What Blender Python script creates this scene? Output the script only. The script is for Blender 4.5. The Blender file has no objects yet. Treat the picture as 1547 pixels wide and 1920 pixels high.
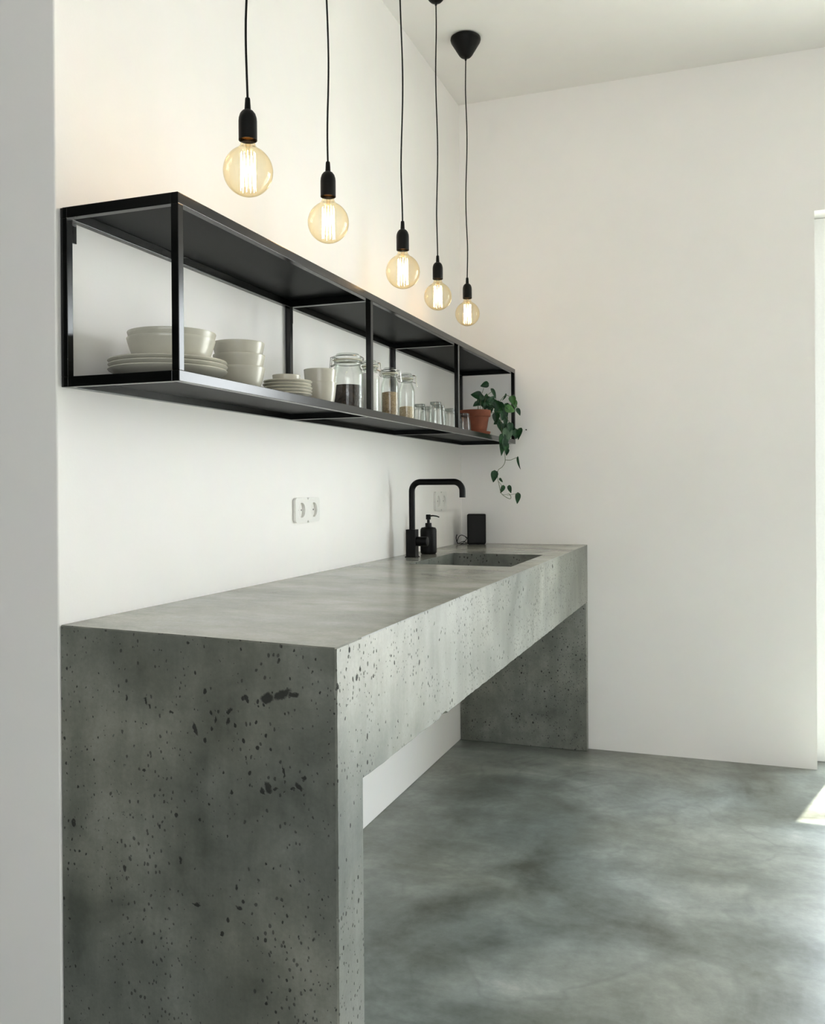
import bpy, bmesh, math, random
from mathutils import Vector, Matrix, noise
from math import pi, sin, cos, radians as R

SC = bpy.context.scene
COL = SC.collection
random.seed(11)

# ------------------------------------------------------------------ helpers
class MB:
    def __init__(s): s.v = []; s.f = []; s.sm = []
    def add(s, vs, fs, smooth=False):
        n = len(s.v); s.v += [tuple(v) for v in vs]
        for f in fs: s.f.append(tuple(i + n for i in f)); s.sm.append(smooth)
        return s
    def box(s, x0, x1, y0, y1, z0, z1):
        v = [(x, y, z) for z in (z0, z1) for y in (y0, y1) for x in (x0, x1)]
        return s.add(v, [(0,2,3,1),(4,5,7,6),(0,1,5,4),(2,6,7,3),(0,4,6,2),(1,3,7,5)])
    def lathe(s, prof, seg=48, c=(0,0,0), smooth=True, close=False):
        vs, fs, idx = [], [], []
        for r, z in prof:
            if r < 1e-6: idx.append([len(vs)]*seg); vs.append((c[0], c[1], c[2]+z))
            else:
                idx.append(list(range(len(vs), len(vs)+seg)))
                vs += [(c[0]+r*cos(2*pi*k/seg), c[1]+r*sin(2*pi*k/seg), c[2]+z) for k in range(seg)]
        rng = list(range(len(prof)-1)) + ([len(prof)-1] if close else [])
        for i in rng:
            a, b = idx[i], idx[(i+1) % len(prof)]
            for k in range(seg):
                k2 = (k+1) % seg
                q = [a[k], a[k2], b[k2], b[k]]
                u = []
                for t in q:
                    if t not in u: u.append(t)
                if len(u) > 2: fs.append(tuple(u))
        return s.add(vs, fs, smooth)
    def tube(s, pts, r, seg=10, closed=False, caps=True, smooth=True):
        pts = [Vector(p) for p in pts]; n = len(pts)
        rr = r if isinstance(r, (list, tuple)) else [r]*n
        vs, fs = [], []
        t0 = (pts[1]-pts[0]).normalized()
        up = Vector((0,0,1)) if abs(t0.z) < .9 else Vector((1,0,0))
        nrm = t0.cross(up).normalized()
        for i, p in enumerate(pts):
            a = pts[(i-1) % n] if (closed or i > 0) else p
            b = pts[(i+1) % n] if (closed or i < n-1) else p
            t = (b-a).normalized()
            nrm = (nrm - t*nrm.dot(t)).normalized(); bn = t.cross(nrm)
            vs += [p + (nrm*cos(2*pi*k/seg) + bn*sin(2*pi*k/seg))*rr[i] for k in range(seg)]
        m = n if closed else n-1
        for i in range(m):
            j = (i+1) % n
            for k in range(seg):
                k2 = (k+1) % seg
                fs.append((i*seg+k, i*seg+k2, j*seg+k2, j*seg+k))
        if caps and not closed:
            fs.append(tuple(range(seg))[::-1]); fs.append(tuple((n-1)*seg+k for k in range(seg)))
        return s.add(vs, fs, smooth)
    def build(s, name, mat, parent=None, bevel=0, bseg=2, loc=None, angle=40):
        me = bpy.data.meshes.new(name); me.from_pydata(s.v, [], s.f)
        me.polygons.foreach_set('use_smooth', s.sm)
        bm = bmesh.new(); bm.from_mesh(me)
        bmesh.ops.remove_doubles(bm, verts=bm.verts, dist=1e-6)
        bmesh.ops.recalc_face_normals(bm, faces=bm.faces)
        if bevel:
            es = [e for e in bm.edges if len(e.link_faces) == 2 and e.calc_face_angle(0) > R(angle)]
            bmesh.ops.bevel(bm, geom=es, offset=bevel, segments=bseg, profile=.5, affect='EDGES')
        for e in bm.edges:
            if len(e.link_faces) == 2 and e.calc_face_angle(0) > R(38): e.smooth = False
        bm.to_mesh(me); bm.free()
        me.materials.append(mat)
        o = bpy.data.objects.new(name, me); COL.objects.link(o)
        if parent: o.parent = parent
        if loc: o.location = loc
        return o

def tag(o, label, cat, group=None, kind=None):
    if label: o['label'] = label
    if cat: o['category'] = cat
    if group: o['group'] = group
    if kind: o['kind'] = kind
    return o
def thing(name, label, cat, loc, rz=0, group=None):
    o = bpy.data.objects.new(name, None); COL.objects.link(o); o.empty_display_size = .05
    o.location = loc; o.rotation_euler = (0, 0, rz)
    return tag(o, label, cat, group)
def dup(root, label, loc, rz=0, group=None, scale=None):
    def cp(o, par):
        c = o.copy(); COL.objects.link(c); c.parent = par
        for ch in list(o.children): cp(ch, c)
        return c
    c = cp(root, None); c.location = loc; c.rotation_euler = (0, 0, rz); c['label'] = label
    if scale: c.scale = scale
    if group: c['group'] = group
    return c
def arc(c, r, a0, a1, n, ax=(1,0,0), ay=(0,0,1)):
    c, ax, ay = Vector(c), Vector(ax), Vector(ay)
    return [c + ax*r*cos(a0+(a1-a0)*i/n) + ay*r*sin(a0+(a1-a0)*i/n) for i in range(n+1)]

# ------------------------------------------------------------------ materials
def newmat(name):
    m = bpy.data.materials.new(name); m.use_nodes = True
    nt = m.node_tree; nt.nodes.clear()
    out = nt.nodes.new('ShaderNodeOutputMaterial')
    return m, nt, out
class N:
    """tiny node-graph helper"""
    def __init__(s, nt): s.nt = nt
    def n(s, t, **k):
        o = s.nt.nodes.new(t)
        for a, b in k.items(): setattr(o, a, b)
        return o
    def link(s, a, b): s.nt.links.new(a, b)
    def setin(s, node, key, val):
        i = node.inputs[key]
        if hasattr(val, 'is_output') or isinstance(val, bpy.types.NodeSocket): s.link(val, i)
        else: i.default_value = val
    def math(s, op, a, b=0.0, c=0.0, clamp=False):
        m = s.n('ShaderNodeMath', operation=op, use_clamp=clamp)
        s.setin(m, 0, a); s.setin(m, 1, b)
        if len(m.inputs) > 2: s.setin(m, 2, c)
        return m.outputs[0]
    def vmath(s, op, a, b=(0,0,0)):
        m = s.n('ShaderNodeVectorMath', operation=op)
        s.setin(m, 0, a); s.setin(m, 1, b)
        return m.outputs['Value'] if op in ('LENGTH', 'DISTANCE', 'DOT_PRODUCT') else m.outputs[0]
    def noise(s, vec, scale, detail=4, rough=.5, dist=0):
        m = s.n('ShaderNodeTexNoise'); s.link(vec, m.inputs['Vector'])
        m.inputs['Scale'].default_value = scale; m.inputs['Detail'].default_value = detail
        m.inputs['Roughness'].default_value = rough; m.inputs['Distortion'].default_value = dist
        return m
    def ramp(s, fac, stops):
        r = s.n('ShaderNodeValToRGB'); s.link(fac, r.inputs[0])
        el = r.color_ramp.elements
        while len(el) < len(stops): el.new(.5)
        for e, (p, c) in zip(el, stops):
            e.position = p; e.color = c if len(c) == 4 else (*c, 1)
        return r.outputs[0]
    def mix(s, fac, a, b, mode='MIX'):
        m = s.n('ShaderNodeMix', data_type='RGBA', blend_type=mode)
        s.setin(m, 0, fac); s.setin(m, 6, a); s.setin(m, 7, b)
        return m.outputs[2]
    def mapr(s, v, a, b, c=0., d=1.):
        m = s.n('ShaderNodeMapRange'); s.setin(m, 0, v)
        for i, x in zip((1,2,3,4), (a,b,c,d)): m.inputs[i].default_value = x
        return m.outputs[0]
    def pos(s): return s.n('ShaderNodeNewGeometry').outputs['Position']
    def mapping(s, vec, scale=(1,1,1), rot=(0,0,0), loc=(0,0,0)):
        m = s.n('ShaderNodeMapping'); s.link(vec, m.inputs[0])
        m.inputs['Scale'].default_value = scale; m.inputs['Rotation'].default_value = rot; m.inputs['Location'].default_value = loc
        return m.outputs[0]
    def bsdf(s, out, color, rough=.5, metal=0., spec=.5, bump=None, bstr=.2, bdist=.002, **kw):
        b = s.n('ShaderNodeBsdfPrincipled')
        s.setin(b, 'Base Color', color if not (isinstance(color, tuple) and len(color) == 3) else (*color, 1))
        s.setin(b, 'Roughness', rough); s.setin(b, 'Metallic', metal); s.setin(b, 'Specular IOR Level', spec)
        for k, v in kw.items(): s.setin(b, k.replace('_', ' '), v)
        if bump is not None:
            q = s.n('ShaderNodeBump'); q.inputs['Strength'].default_value = bstr; q.inputs['Distance'].default_value = bdist
            s.link(bump, q.inputs['Height']); s.link(q.outputs[0], b.inputs['Normal'])
        s.link(b.outputs[0], out.inputs[0]); return b

def m_simple(name, col, rough=.5, metal=0., spec=.5, nscale=60, var=.12, bstr=.05, **kw):
    m, nt, out = newmat(name); g = N(nt)
    t = g.n('ShaderNodeTexCoord').outputs['Object']
    nz = g.noise(t, nscale, 4)
    c = g.ramp(nz.outputs[0], [(.3, tuple(x*(1-var) for x in col)), (.7, tuple(min(1, x*(1+var)) for x in col))])
    g.bsdf(out, c, rough, metal, spec, bump=nz.outputs[0], bstr=bstr, bdist=.001, **kw)
    return m

def m_plaster(name, col):
    m, nt, out = newmat(name); g = N(nt); p = g.pos()
    a = g.noise(p, 1.3, 3); b = g.noise(p, 14, 5, .6); c = g.noise(p, 160, 3)
    k = g.ramp(a.outputs[0], [(.3, tuple(x*.975 for x in col)), (.7, tuple(min(1,x*1.015) for x in col))])
    k = g.mix(.05, k, b.outputs[1], 'MULTIPLY')
    h = g.math('ADD', g.math('MULTIPLY', b.outputs[0], .8), g.math('MULTIPLY', c.outputs[0], .25))
    g.bsdf(out, k, .62, 0, .35, bump=h, bstr=.22, bdist=.002)
    return m

def pore_layer(g, vec, scale, thr, rmin, rmax, dens=None):
    """returns mask 0..1 of round-ish holes; thr = share of cells WITHOUT a hole"""
    v = g.n('ShaderNodeTexVoronoi'); v.feature = 'F1'; g.link(vec, v.inputs['Vector'])
    v.inputs['Scale'].default_value = scale; v.inputs['Randomness'].default_value = .95
    sep = g.n('ShaderNodeSeparateColor'); g.link(v.outputs['Color'], sep.inputs[0])
    rnd = sep.outputs[0]; rnd2 = g.math('POWER', sep.outputs[1], 2.5)
    rad = g.math('ADD', g.math('MULTIPLY', rnd2, rmax-rmin), rmin)
    has = g.math('GREATER_THAN', rnd, thr if dens is None else g.math('SUBTRACT', thr+.0, g.math('MULTIPLY', dens, 1-thr)))
    d = g.math('SUBTRACT', rad, v.outputs['Distance'])
    s = g.math('MULTIPLY', g.math('DIVIDE', d, rad), 4.0, clamp=True)
    return g.math('MULTIPLY', s, has)

def m_concrete():
    m, nt, out = newmat('cast_concrete'); g = N(nt); p = g.pos()
    big = g.noise(p, 2.2, 4, .55, .3); mid = g.noise(p, 9, 6, .6, .4); fine = g.noise(p, 130, 5, .7)
    strk = g.noise(g.mapping(p, (14, 14, 1.6)), 1.0, 5, .6)
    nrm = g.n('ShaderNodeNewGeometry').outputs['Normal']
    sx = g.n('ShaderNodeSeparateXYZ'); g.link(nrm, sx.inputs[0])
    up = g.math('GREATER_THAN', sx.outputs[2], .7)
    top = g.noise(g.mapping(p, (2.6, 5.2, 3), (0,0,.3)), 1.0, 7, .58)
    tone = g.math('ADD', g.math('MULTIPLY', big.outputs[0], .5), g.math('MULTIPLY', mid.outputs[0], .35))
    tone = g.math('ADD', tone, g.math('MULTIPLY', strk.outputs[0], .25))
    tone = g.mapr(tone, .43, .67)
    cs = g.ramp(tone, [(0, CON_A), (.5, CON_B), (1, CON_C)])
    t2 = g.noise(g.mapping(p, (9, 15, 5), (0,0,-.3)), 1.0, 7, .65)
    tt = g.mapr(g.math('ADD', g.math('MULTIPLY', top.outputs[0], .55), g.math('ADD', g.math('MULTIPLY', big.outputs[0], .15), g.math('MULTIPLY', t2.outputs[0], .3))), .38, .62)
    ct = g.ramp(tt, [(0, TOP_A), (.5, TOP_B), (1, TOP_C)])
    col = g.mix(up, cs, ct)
    hue = g.noise(p, 3.1, 3, .5, .2)
    col = g.mix(g.mapr(hue.outputs[0], .4, .65, 0, .35), col, g.mix(1., col, (1.08, 1.0, .86, 1), 'MULTIPLY'))
    gf = g.math('ADD', g.math('MULTIPLY', fine.outputs[0], .9), .55)
    cc = g.n('ShaderNodeCombineColor')
    for i in range(3): g.link(gf, cc.inputs[i])
    col = g.mix(.6, col, cc.outputs[0], 'MULTIPLY')
    # bug holes
    warp = g.noise(p, 60, 3, .6)
    pw = g.vmath('ADD', p, g.vmath('SCALE', g.vmath('SUBTRACT', warp.outputs[1], (.5,.5,.5)), (0,0,0)))
    sc = nt.nodes[-1]
    vs = [n for n in nt.nodes if n.bl_idname == 'ShaderNodeVectorMath' and n.operation == 'SCALE'][0]
    vs.inputs['Scale'].default_value = .0085
    pst = g.mapping(pw, (1, 1, .72))
    dn = g.noise(p, 4.5, 3, .6)
    dens = g.mapr(dn.outputs[0], .36, .60, -.7, 1.3)
    p1 = pore_layer(g, pst, 26, .87, .06, .18, dens)
    p2 = pore_layer(g, g.mapping(pst, loc=(3.1,1.7,.4)), 66, .58, .07, .27, dens)
    p3 = pore_layer(g, g.mapping(pst, loc=(.3,5.7,2.4)), 110, .58, .14, .36, dens)
    pores = g.math('MAXIMUM', g.math('MAXIMUM', p1, p2), g.math('MULTIPLY', p3, .75))
    # the few big voids of the near end (x, z, radius x, radius z, tilt)
    voids = [(.445,.802,.017,.012,.2),(.475,.812,.026,.009,.5),(.497,.813,.014,.007,.1),(.405,.800,.006,.008,0),
             (.300,.738,.006,.016,.35),(.342,.757,.0045,.010,.1),(.368,.756,.006,.010,-.2),(.370,.775,.010,.006,.6),(.250,.762,.006,.004,.2),
             (.196,.778,.004,.009,.3),(.204,.770,.004,.006,.4),(.152,.780,.003,.006,0),(.478,.680,.003,.014,.15),(.516,.676,.005,.005,0),
             (.447,.652,.009,.012,.4),(.436,.646,.005,.008,.7),(.462,.652,.007,.004,.3),(.507,.659,.011,.006,-.5),(.494,.655,.008,.003,.2),
             (.190,.654,.004,.004,0),(.268,.502,.0035,.008,0),(.384,.472,.0045,.008,.2),(.388,.440,.008,.003,-.2),(.300,.430,.013,.003,.1),
             (.224,.556,.004,.004,.5),(.310,.580,.003,.005,.3),(.405,.698,.002,.006,.1),(.365,.560,.002,.002,0)]
    front = g.math('LESS_THAN', sx.outputs[1], -.5)
    w2 = g.noise(p, 75, 4, .65)
    vs2 = g.n('ShaderNodeVectorMath', operation='SCALE'); g.link(g.vmath('SUBTRACT', w2.outputs[1], (.5,.5,.5)), vs2.inputs[0]); vs2.inputs['Scale'].default_value = .017
    xyz = g.n('ShaderNodeSeparateXYZ'); g.link(g.vmath('ADD', p, vs2.outputs[0]), xyz.inputs[0])
    acc = None
    for (vx, vz, rx, rz, a) in voids:
        dx = g.math('SUBTRACT', xyz.outputs[0], vx); dz = g.math('SUBTRACT', xyz.outputs[2], vz)
        u = g.math('ADD', g.math('MULTIPLY', dx, cos(a)/rx), g.math('MULTIPLY', dz, sin(a)/rx))
        w = g.math('ADD', g.math('MULTIPLY', dx, -sin(a)/rz), g.math('MULTIPLY', dz, cos(a)/rz))
        d2 = g.math('ADD', g.math('MULTIPLY', u, u), g.math('MULTIPLY', w, w))
        s = g.math('MULTIPLY', g.math('SUBTRACT', .72, d2), 2.4, clamp=True)
        acc = s if acc is None else g.math('MAXIMUM', acc, s)
    acc = g.math('MULTIPLY', acc, front)
    notop = g.math('SUBTRACT', 1.0, g.math('MULTIPLY', up, .93))
    hole = g.math('MAXIMUM', g.math('MULTIPLY', pores, notop), acc)
    col = g.mix(g.math('MULTIPLY', hole, .88), col, (.012, .012, .010, 1))  # shade of the holes' depth, and their dirt, painted into the base colour
    h = g.math('SUBTRACT', g.math('ADD', g.math('MULTIPLY', fine.outputs[0], .10), g.math('MULTIPLY', big.outputs[0], .12)), hole)
    rgh = g.math('ADD', g.mapr(mid.outputs[0], .1, .9, .26, .52), g.math('MULTIPLY', hole, .4))
    rt = g.mapr(big.outputs[0], .1, .9, .17, .29)
    rgh = g.math('ADD', g.math('MULTIPLY', rgh, g.math('SUBTRACT', 1.0, up)), g.math('MULTIPLY', rt, up))
    g.bsdf(out, col, rgh, 0, .5, bump=h, bstr=.45, bdist=.003)
    return m

def m_floor():
    m, nt, out = newmat('polished_concrete_floor'); g = N(nt); p = g.pos()
    a = g.noise(g.mapping(p, (1, 1.25, 1), (0,0,.5)), 1.5, 8, .58, .9)
    b = g.noise(p, 5.5, 8, .60, .3); c = g.noise(p, 34, 6, .7); f = g.noise(p, 210, 3, .6)
    t = g.math('ADD', g.math('MULTIPLY', a.outputs[0], .58), g.math('MULTIPLY', b.outputs[0], .30))
    t = g.math('ADD', t, g.math('MULTIPLY', c.outputs[0], .14))
    t = g.mapr(t, .385, .655)
    col = g.ramp(t, [(0, FL_A), (.45, FL_B), (.8, FL_C), (1, FL_D)])
    w = g.noise(p, 1.1, 3, .5, .3)
    col = g.mix(g.mapr(w.outputs[0], .42, .62, 0, .5), col, g.mix(1., col, (1.12, 1.0, .84, 1), 'MULTIPLY'))
    # trowel veins: thin darker curved lines
    v = g.n('ShaderNodeTexNoise'); g.link(g.mapping(p, (1,1.3,1), (0,0,.6)), v.inputs['Vector'])
    v.inputs['Scale'].default_value = 1.4; v.inputs['Detail'].default_value = 3; v.inputs['Distortion'].default_value = 1.2
    vein = g.math('SUBTRACT', 1.0, g.math('MULTIPLY', g.math('ABSOLUTE', g.math('SUBTRACT', v.outputs[0], .5)), 45), clamp=True)
    vm = g.math('MULTIPLY', vein, g.mapr(a.outputs[0], .42, .58, 0, .22))
    col = g.mix(vm, col, (.05, .055, .05, 1))
    sp = pore_layer(g, p, 70, .93, .05, .16)
    col = g.mix(g.math('MULTIPLY', sp, .35), col, (.03, .03, .028, 1))
    h = g.math('ADD', g.math('MULTIPLY', c.outputs[0], .5), g.math('MULTIPLY', f.outputs[0], .25))
    g.bsdf(out, col, g.mapr(a.outputs[0], .1, .9, .22, .44), 0, .5, bump=h, bstr=.10, bdist=.003)
    return m

def m_glass(name, tint, edge, ior=1.45, rough=.02):
    """thin clear wall: tinted see-through plus Fresnel reflection"""
    m, nt, out = newmat(name); g = N(nt)
    t = g.n('ShaderNodeTexCoord').outputs['Object']; nz = g.noise(t, 25, 2)
    lw = g.n('ShaderNodeLayerWeight'); lw.inputs[0].default_value = .35
    c = g.mix(lw.outputs['Facing'], (*tint, 1), (*edge, 1))
    tr = g.n('ShaderNodeBsdfTransparent'); g.link(c, tr.inputs[0])
    gl = g.n('ShaderNodeBsdfGlossy'); gl.inputs['Roughness'].default_value = rough
    bp = g.n('ShaderNodeBump'); bp.inputs['Strength'].default_value = .06; bp.inputs['Distance'].default_value = .002
    g.link(nz.outputs[0], bp.inputs['Height']); g.link(bp.outputs[0], gl.inputs['Normal'])
    ge = g.n('ShaderNodeNewGeometry')
    cs = g.math('ABSOLUTE', g.vmath('DOT_PRODUCT', ge.outputs['Incoming'], ge.outputs['Normal']))
    f0 = ((ior-1)/(ior+1))**2
    fr = g.math('ADD', f0, g.math('MULTIPLY', g.math('POWER', g.math('SUBTRACT', 1.0, cs), 5.0), 1-f0), clamp=True)
    mx = g.n('ShaderNodeMixShader'); g.link(fr, mx.inputs[0]); g.link(tr.outputs[0], mx.inputs[1]); g.link(gl.outputs[0], mx.inputs[2])
    g.link(mx.outputs[0], out.inputs[0]); return m
def m_emit(name, col, s):
    m, nt, out = newmat(name); g = N(nt)
    e = g.n('ShaderNodeEmission'); e.inputs[0].default_value = (*col, 1); e.inputs[1].default_value = s
    g.link(e.outputs[0], out.inputs[0]); return m
def m_grain(name, a, b, scale, rough=.7):
    m, nt, out = newmat(name); g = N(nt)
    t = g.n('ShaderNodeTexCoord').outputs['Object']
    v = g.n('ShaderNodeTexVoronoi'); g.link(t, v.inputs['Vector']); v.inputs['Scale'].default_value = scale
    s = g.n('ShaderNodeSeparateColor'); g.link(v.outputs['Color'], s.inputs[0])
    c = g.ramp(s.outputs[0], [(0, a), (1, b)])
    g.bsdf(out, c, rough, 0, .4, bump=v.outputs['Distance'], bstr=.6, bdist=.002); return m
def m_leaf(name, a, b, c):
    m, nt, out = newmat(name); g = N(nt)
    t = g.n('ShaderNodeTexCoord').outputs['Object']; nz = g.noise(t, 38, 4, .6)
    col = g.ramp(nz.outputs[0], [(.35, a), (.58, b), (.72, c)])
    g.bsdf(out, col, .45, 0, .3, bump=nz.outputs[0], bstr=.2, bdist=.001); return m

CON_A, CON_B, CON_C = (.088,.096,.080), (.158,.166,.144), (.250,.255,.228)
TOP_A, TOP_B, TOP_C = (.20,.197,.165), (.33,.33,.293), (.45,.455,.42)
FL_A, FL_B, FL_C, FL_D = (.085,.088,.072), (.190,.208,.192), (.30,.325,.305), (.42,.44,.415)

M_WALL = m_plaster('white_plaster', (.895, .870, .838))
M_CEIL = m_plaster('ceiling_plaster', (.885, .862, .828))
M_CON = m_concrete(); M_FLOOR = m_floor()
M_BLK = m_simple('black_powder_coated_steel', (.002,.0023,.002), .18, 0, .46, 300, .1, .03)
M_PANEL = m_simple('black_steel_sheet', (.0045,.0055,.005), .42, 0, .09, 200, .15, .05)
M_MATT = m_simple('matt_black_metal', (.003,.003,.0028), .40, 0, .16, 200, .1, .02)
M_PLAST = m_simple('black_plastic', (.004,.004,.0035), .45, 0, .16, 200, .1, .02)
M_CERAM = m_simple('cream_glazed_stoneware', (.50,.482,.405), .24, 0, .5, 22, .05, .10)
M_WPL = m_simple('white_socket_plastic', (.80,.79,.75), .35, 0, .5, 200, .02, .0)
M_WREC = m_simple('socket_recess_plastic', (.76,.75,.71), .45, 0, .4, 200, .02, .0)
M_DARK = m_simple('pin_hole_dark', (.05,.05,.045), .6)
M_BULB = m_glass('amber_bulb_glass', (.995,.955,.85), (.97,.84,.56), 1.5)
M_FIL = m_emit('glowing_filament', (1.0,.62,.29), 44)
M_BRASS = m_simple('brass_cap', (.75,.42,.16), .3, 1)
M_STEM = m_glass('bulb_inner_glass', (.97,.93,.85), (.85,.75,.55), 1.45)
M_GLASS = m_glass('clear_glass', (.985,.988,.983), (.80,.84,.80), 1.5)
M_GLASS2 = m_glass('tumbler_glass', (.985,.99,.985), (.74,.78,.75), 1.6)
M_GTHICK = m_glass('thick_glass_base', (.72,.75,.72), (.32,.35,.33), 1.6)
M_WIRE = m_simple('steel_wire', (.55,.55,.52), .25, 1)
M_SEAL = m_simple('pale_rubber_seal', (.62,.60,.48), .6)
M_BEAN = m_grain('dark_coffee_beans', (.010,.006,.004), (.05,.028,.016), 190, .4)
M_SEED = m_grain('brown_grain', (.20,.125,.05), (.42,.30,.15), 420)
M_OATS = m_grain('pale_oats', (.42,.33,.20), (.66,.54,.36), 380)
M_FLOUR = m_grain('white_flour', (.78,.76,.76), (.86,.84,.84), 600)
M_TERRA = m_simple('terracotta', (.17,.050,.025), .75, 0, .3, 30, .18, .15)
M_SOIL = m_grain('dark_soil', (.012,.009,.006), (.04,.028,.018), 200)
M_LEAF = m_leaf('pothos_leaf', (.006,.028,.010), (.013,.055,.018), (.035,.12,.035))
M_LEAFL = m_leaf('young_pothos_leaf', (.03,.09,.022), (.06,.16,.04), (.14,.28,.09))
M_LEAFP = m_leaf('pale_pothos_leaf', (.07,.13,.07), (.10,.17,.10), (.13,.21,.13))
M_VINE = m_simple('vine_stem', (.10,.13,.05), .5)
M_FRAME = m_simple('white_painted_frame', (.82,.82,.80), .35, 0, .5, 100, .02, .02)
M_PANE = m_glass('window_pane', (.97,.985,.98), (.85,.90,.88), 1.3, .0)
M_TERR = m_simple('pale_terrace_paving', (.55,.53,.49), .8, 0, .3, 4, .12, .1)

# ------------------------------------------------------------------ key dimensions (metres)
L = 3.951          # back wall plane
CH = 2.922         # ceiling height
W = .577           # counter depth out from the left wall
YA, YB = 1.3415, 1.322   # near end of the counter at the wall / at its front edge
XR, YF, XL = 4.1, -3.2, -2.4  # rest of the room
DX0, DX1, DH = 1.4985, 3.35, 2.267   # opening in the back wall
PIER = 1.3385

def struct(name, mb, mat, label, cat, bevel=0):
    o = mb.build(name, mat, None, bevel); return tag(o, label, cat, kind='structure')

def wallmesh(x0,x1,y0,y1,z0,z1): return MB().box(x0,x1,y0,y1,z0,z1)
struct('floor', MB().box(XL-.2, XR+.2, YF-.2, L+.18, -.12, 0), M_FLOOR, 'grey polished concrete floor with cloudy trowel marks', 'floor')
struct('ceiling', MB().box(XL-.2, XR+.2, YF-.2, L+.18, CH, CH+.15), M_CEIL, 'plain off-white plaster ceiling above the pendant lamps', 'ceiling')
# left wall: wall behind the counter that turns the corner towards the camera's left
mb = MB()
poly = [(0,PIER),(0,L+.02),(-.2,L+.02),(-.2,PIER+.2),(XL-.2,PIER+.2),(XL-.2,PIER)]
n = len(poly)
mb.add([(x,y,0) for x,y in poly]+[(x,y,CH) for x,y in poly],
       [tuple(range(n)), tuple(range(n,2*n))]+[(i,(i+1)%n,n+(i+1)%n,n+i) for i in range(n)])
struct('wall_left', mb, M_WALL, 'white plaster wall behind the concrete counter, with its outer corner at the left', 'wall', .003)
mb = MB()
for b in [(-.02,DX0,0,CH),(DX1,XR+.2,0,CH),(DX0,DX1,DH,CH)]:
    pass
xs = [(-.2,0,0),(0,0,0)]
# back wall in one mesh with the opening cut out
pts = [(0,0),(DX0,0),(DX0,DH),(DX1,DH),(DX1,0),(XR,0),(XR,CH),(0,CH)]
n = len(pts)
mb.add([(x,L,z) for x,z in pts]+[(x,L+.18,z) for x,z in pts],
       [(0,1,2,7),(2,3,6,7),(3,4,5,6),(n,n+7,n+2,n+1),(n+2,n+7,n+6,n+3),(n+3,n+6,n+5,n+4)]+[(i,n+i,n+(i+1)%n,(i+1)%n) for i in range(n)])
struct('wall_back', mb, M_WALL, 'white plaster back wall with the tall glazed opening at its right end', 'wall')
struct('wall_right', wallmesh(XR, XR+.2, YF, L+.18, 0, CH), M_WALL, 'white plaster wall on the right of the room, out of view', 'wall')
WX0, WX1, WZ0, WZ1 = .6, 3.7, .25, 2.5  # unseen window, added to brighten the pier and the back wall
mb = MB()
a_, b_ = XL-.2, XR+.2
v8 = [(a_,0),(b_,0),(b_,CH),(a_,CH),(WX0,WZ0),(WX1,WZ0),(WX1,WZ1),(WX0,WZ1)]
fs = []
for o_ in (0, 8): fs += [(o_+0,o_+1,o_+5,o_+4),(o_+1,o_+2,o_+6,o_+5),(o_+2,o_+3,o_+7,o_+6),(o_+3,o_+0,o_+4,o_+7)]
fs += [(i, (i+1)%4, 8+(i+1)%4, 8+i) for i in range(4)] + [(4+i, 4+(i+1)%4, 12+(i+1)%4, 12+i) for i in range(4)]
mb.add([(x,YF,z) for x,z in v8]+[(x,YF-.2,z) for x,z in v8], fs)
wn = thing('added_fill_window', 'unseen wide window behind the camera, added to brighten the room', 'window', (WX0, YF-.1, WZ0)); wn['kind'] = 'structure'
ww, wh = WX1-WX0, WZ1-WZ0
m2 = MB(); m2.box(.002,.06,-.03,.03,.002,wh-.002); m2.box(ww-.06,ww-.002,-.03,.03,.002,wh-.002); m2.box(.06,ww-.06,-.03,.03,.002,.06); m2.box(.06,ww-.06,-.03,.03,wh-.06,wh-.002); m2.box(ww/2-.03,ww/2+.03,-.029,.029,.06,wh-.06)
m2.build('added_window_frame', M_FRAME, wn)
MB().box(.06,ww/2-.03,-.003,.003,.06,wh-.06).build('pane', M_PANE, wn); MB().box(ww/2+.03,ww-.06,-.003,.003,.06,wh-.06).build('pane', M_PANE, wn)
struct('wall_front', mb, M_WALL, 'white plaster wall behind the camera', 'wall')
struct('wall_side', wallmesh(XL-.2, XL, YF, PIER, 0, CH), m_simple('charcoal_reflection_dimmer', (.05,.052,.05), .7, 0, .2, 20, .05, .05), 'unseen wall at the far left, made charcoal to darken reflections', 'wall')  # charcoal colour put on this unseen wall to darken reflections in the steel
struct('ground', MB().box(-6, 14, L+.18, 22, -.14, -.03), M_TERR, 'pale paved terrace outside the glazed door', 'terrace')

# glazed door in the opening
d = thing('door_1', 'white framed glazed door filling the opening in the back wall', 'door', (DX0, 4.07, 0)); d['kind'] = 'structure'
dw = DX1-DX0; ST = .1005; HZ = 2.20
mb = MB(); mb.box(.002, ST, 0, .06, 0.002, DH-.002); mb.box(dw-ST, dw-.002, 0, .06, 0.002, DH-.002)
mb.box(ST, dw-ST, 0, .06, HZ, DH-.002); mb.box(ST, dw-ST, 0, .06, .002, .045); mb.box(dw/2-.04, dw/2+.04, .001, .059, .045, HZ)
mb.build('door_frame', M_FRAME, d)
MB().box(ST, dw/2-.04, .027, .033, .045, HZ).build('pane', M_PANE, d)
MB().box(dw/2+.04, dw-ST, .027, .033, .045, HZ).build('pane', M_PANE, d)

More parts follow.
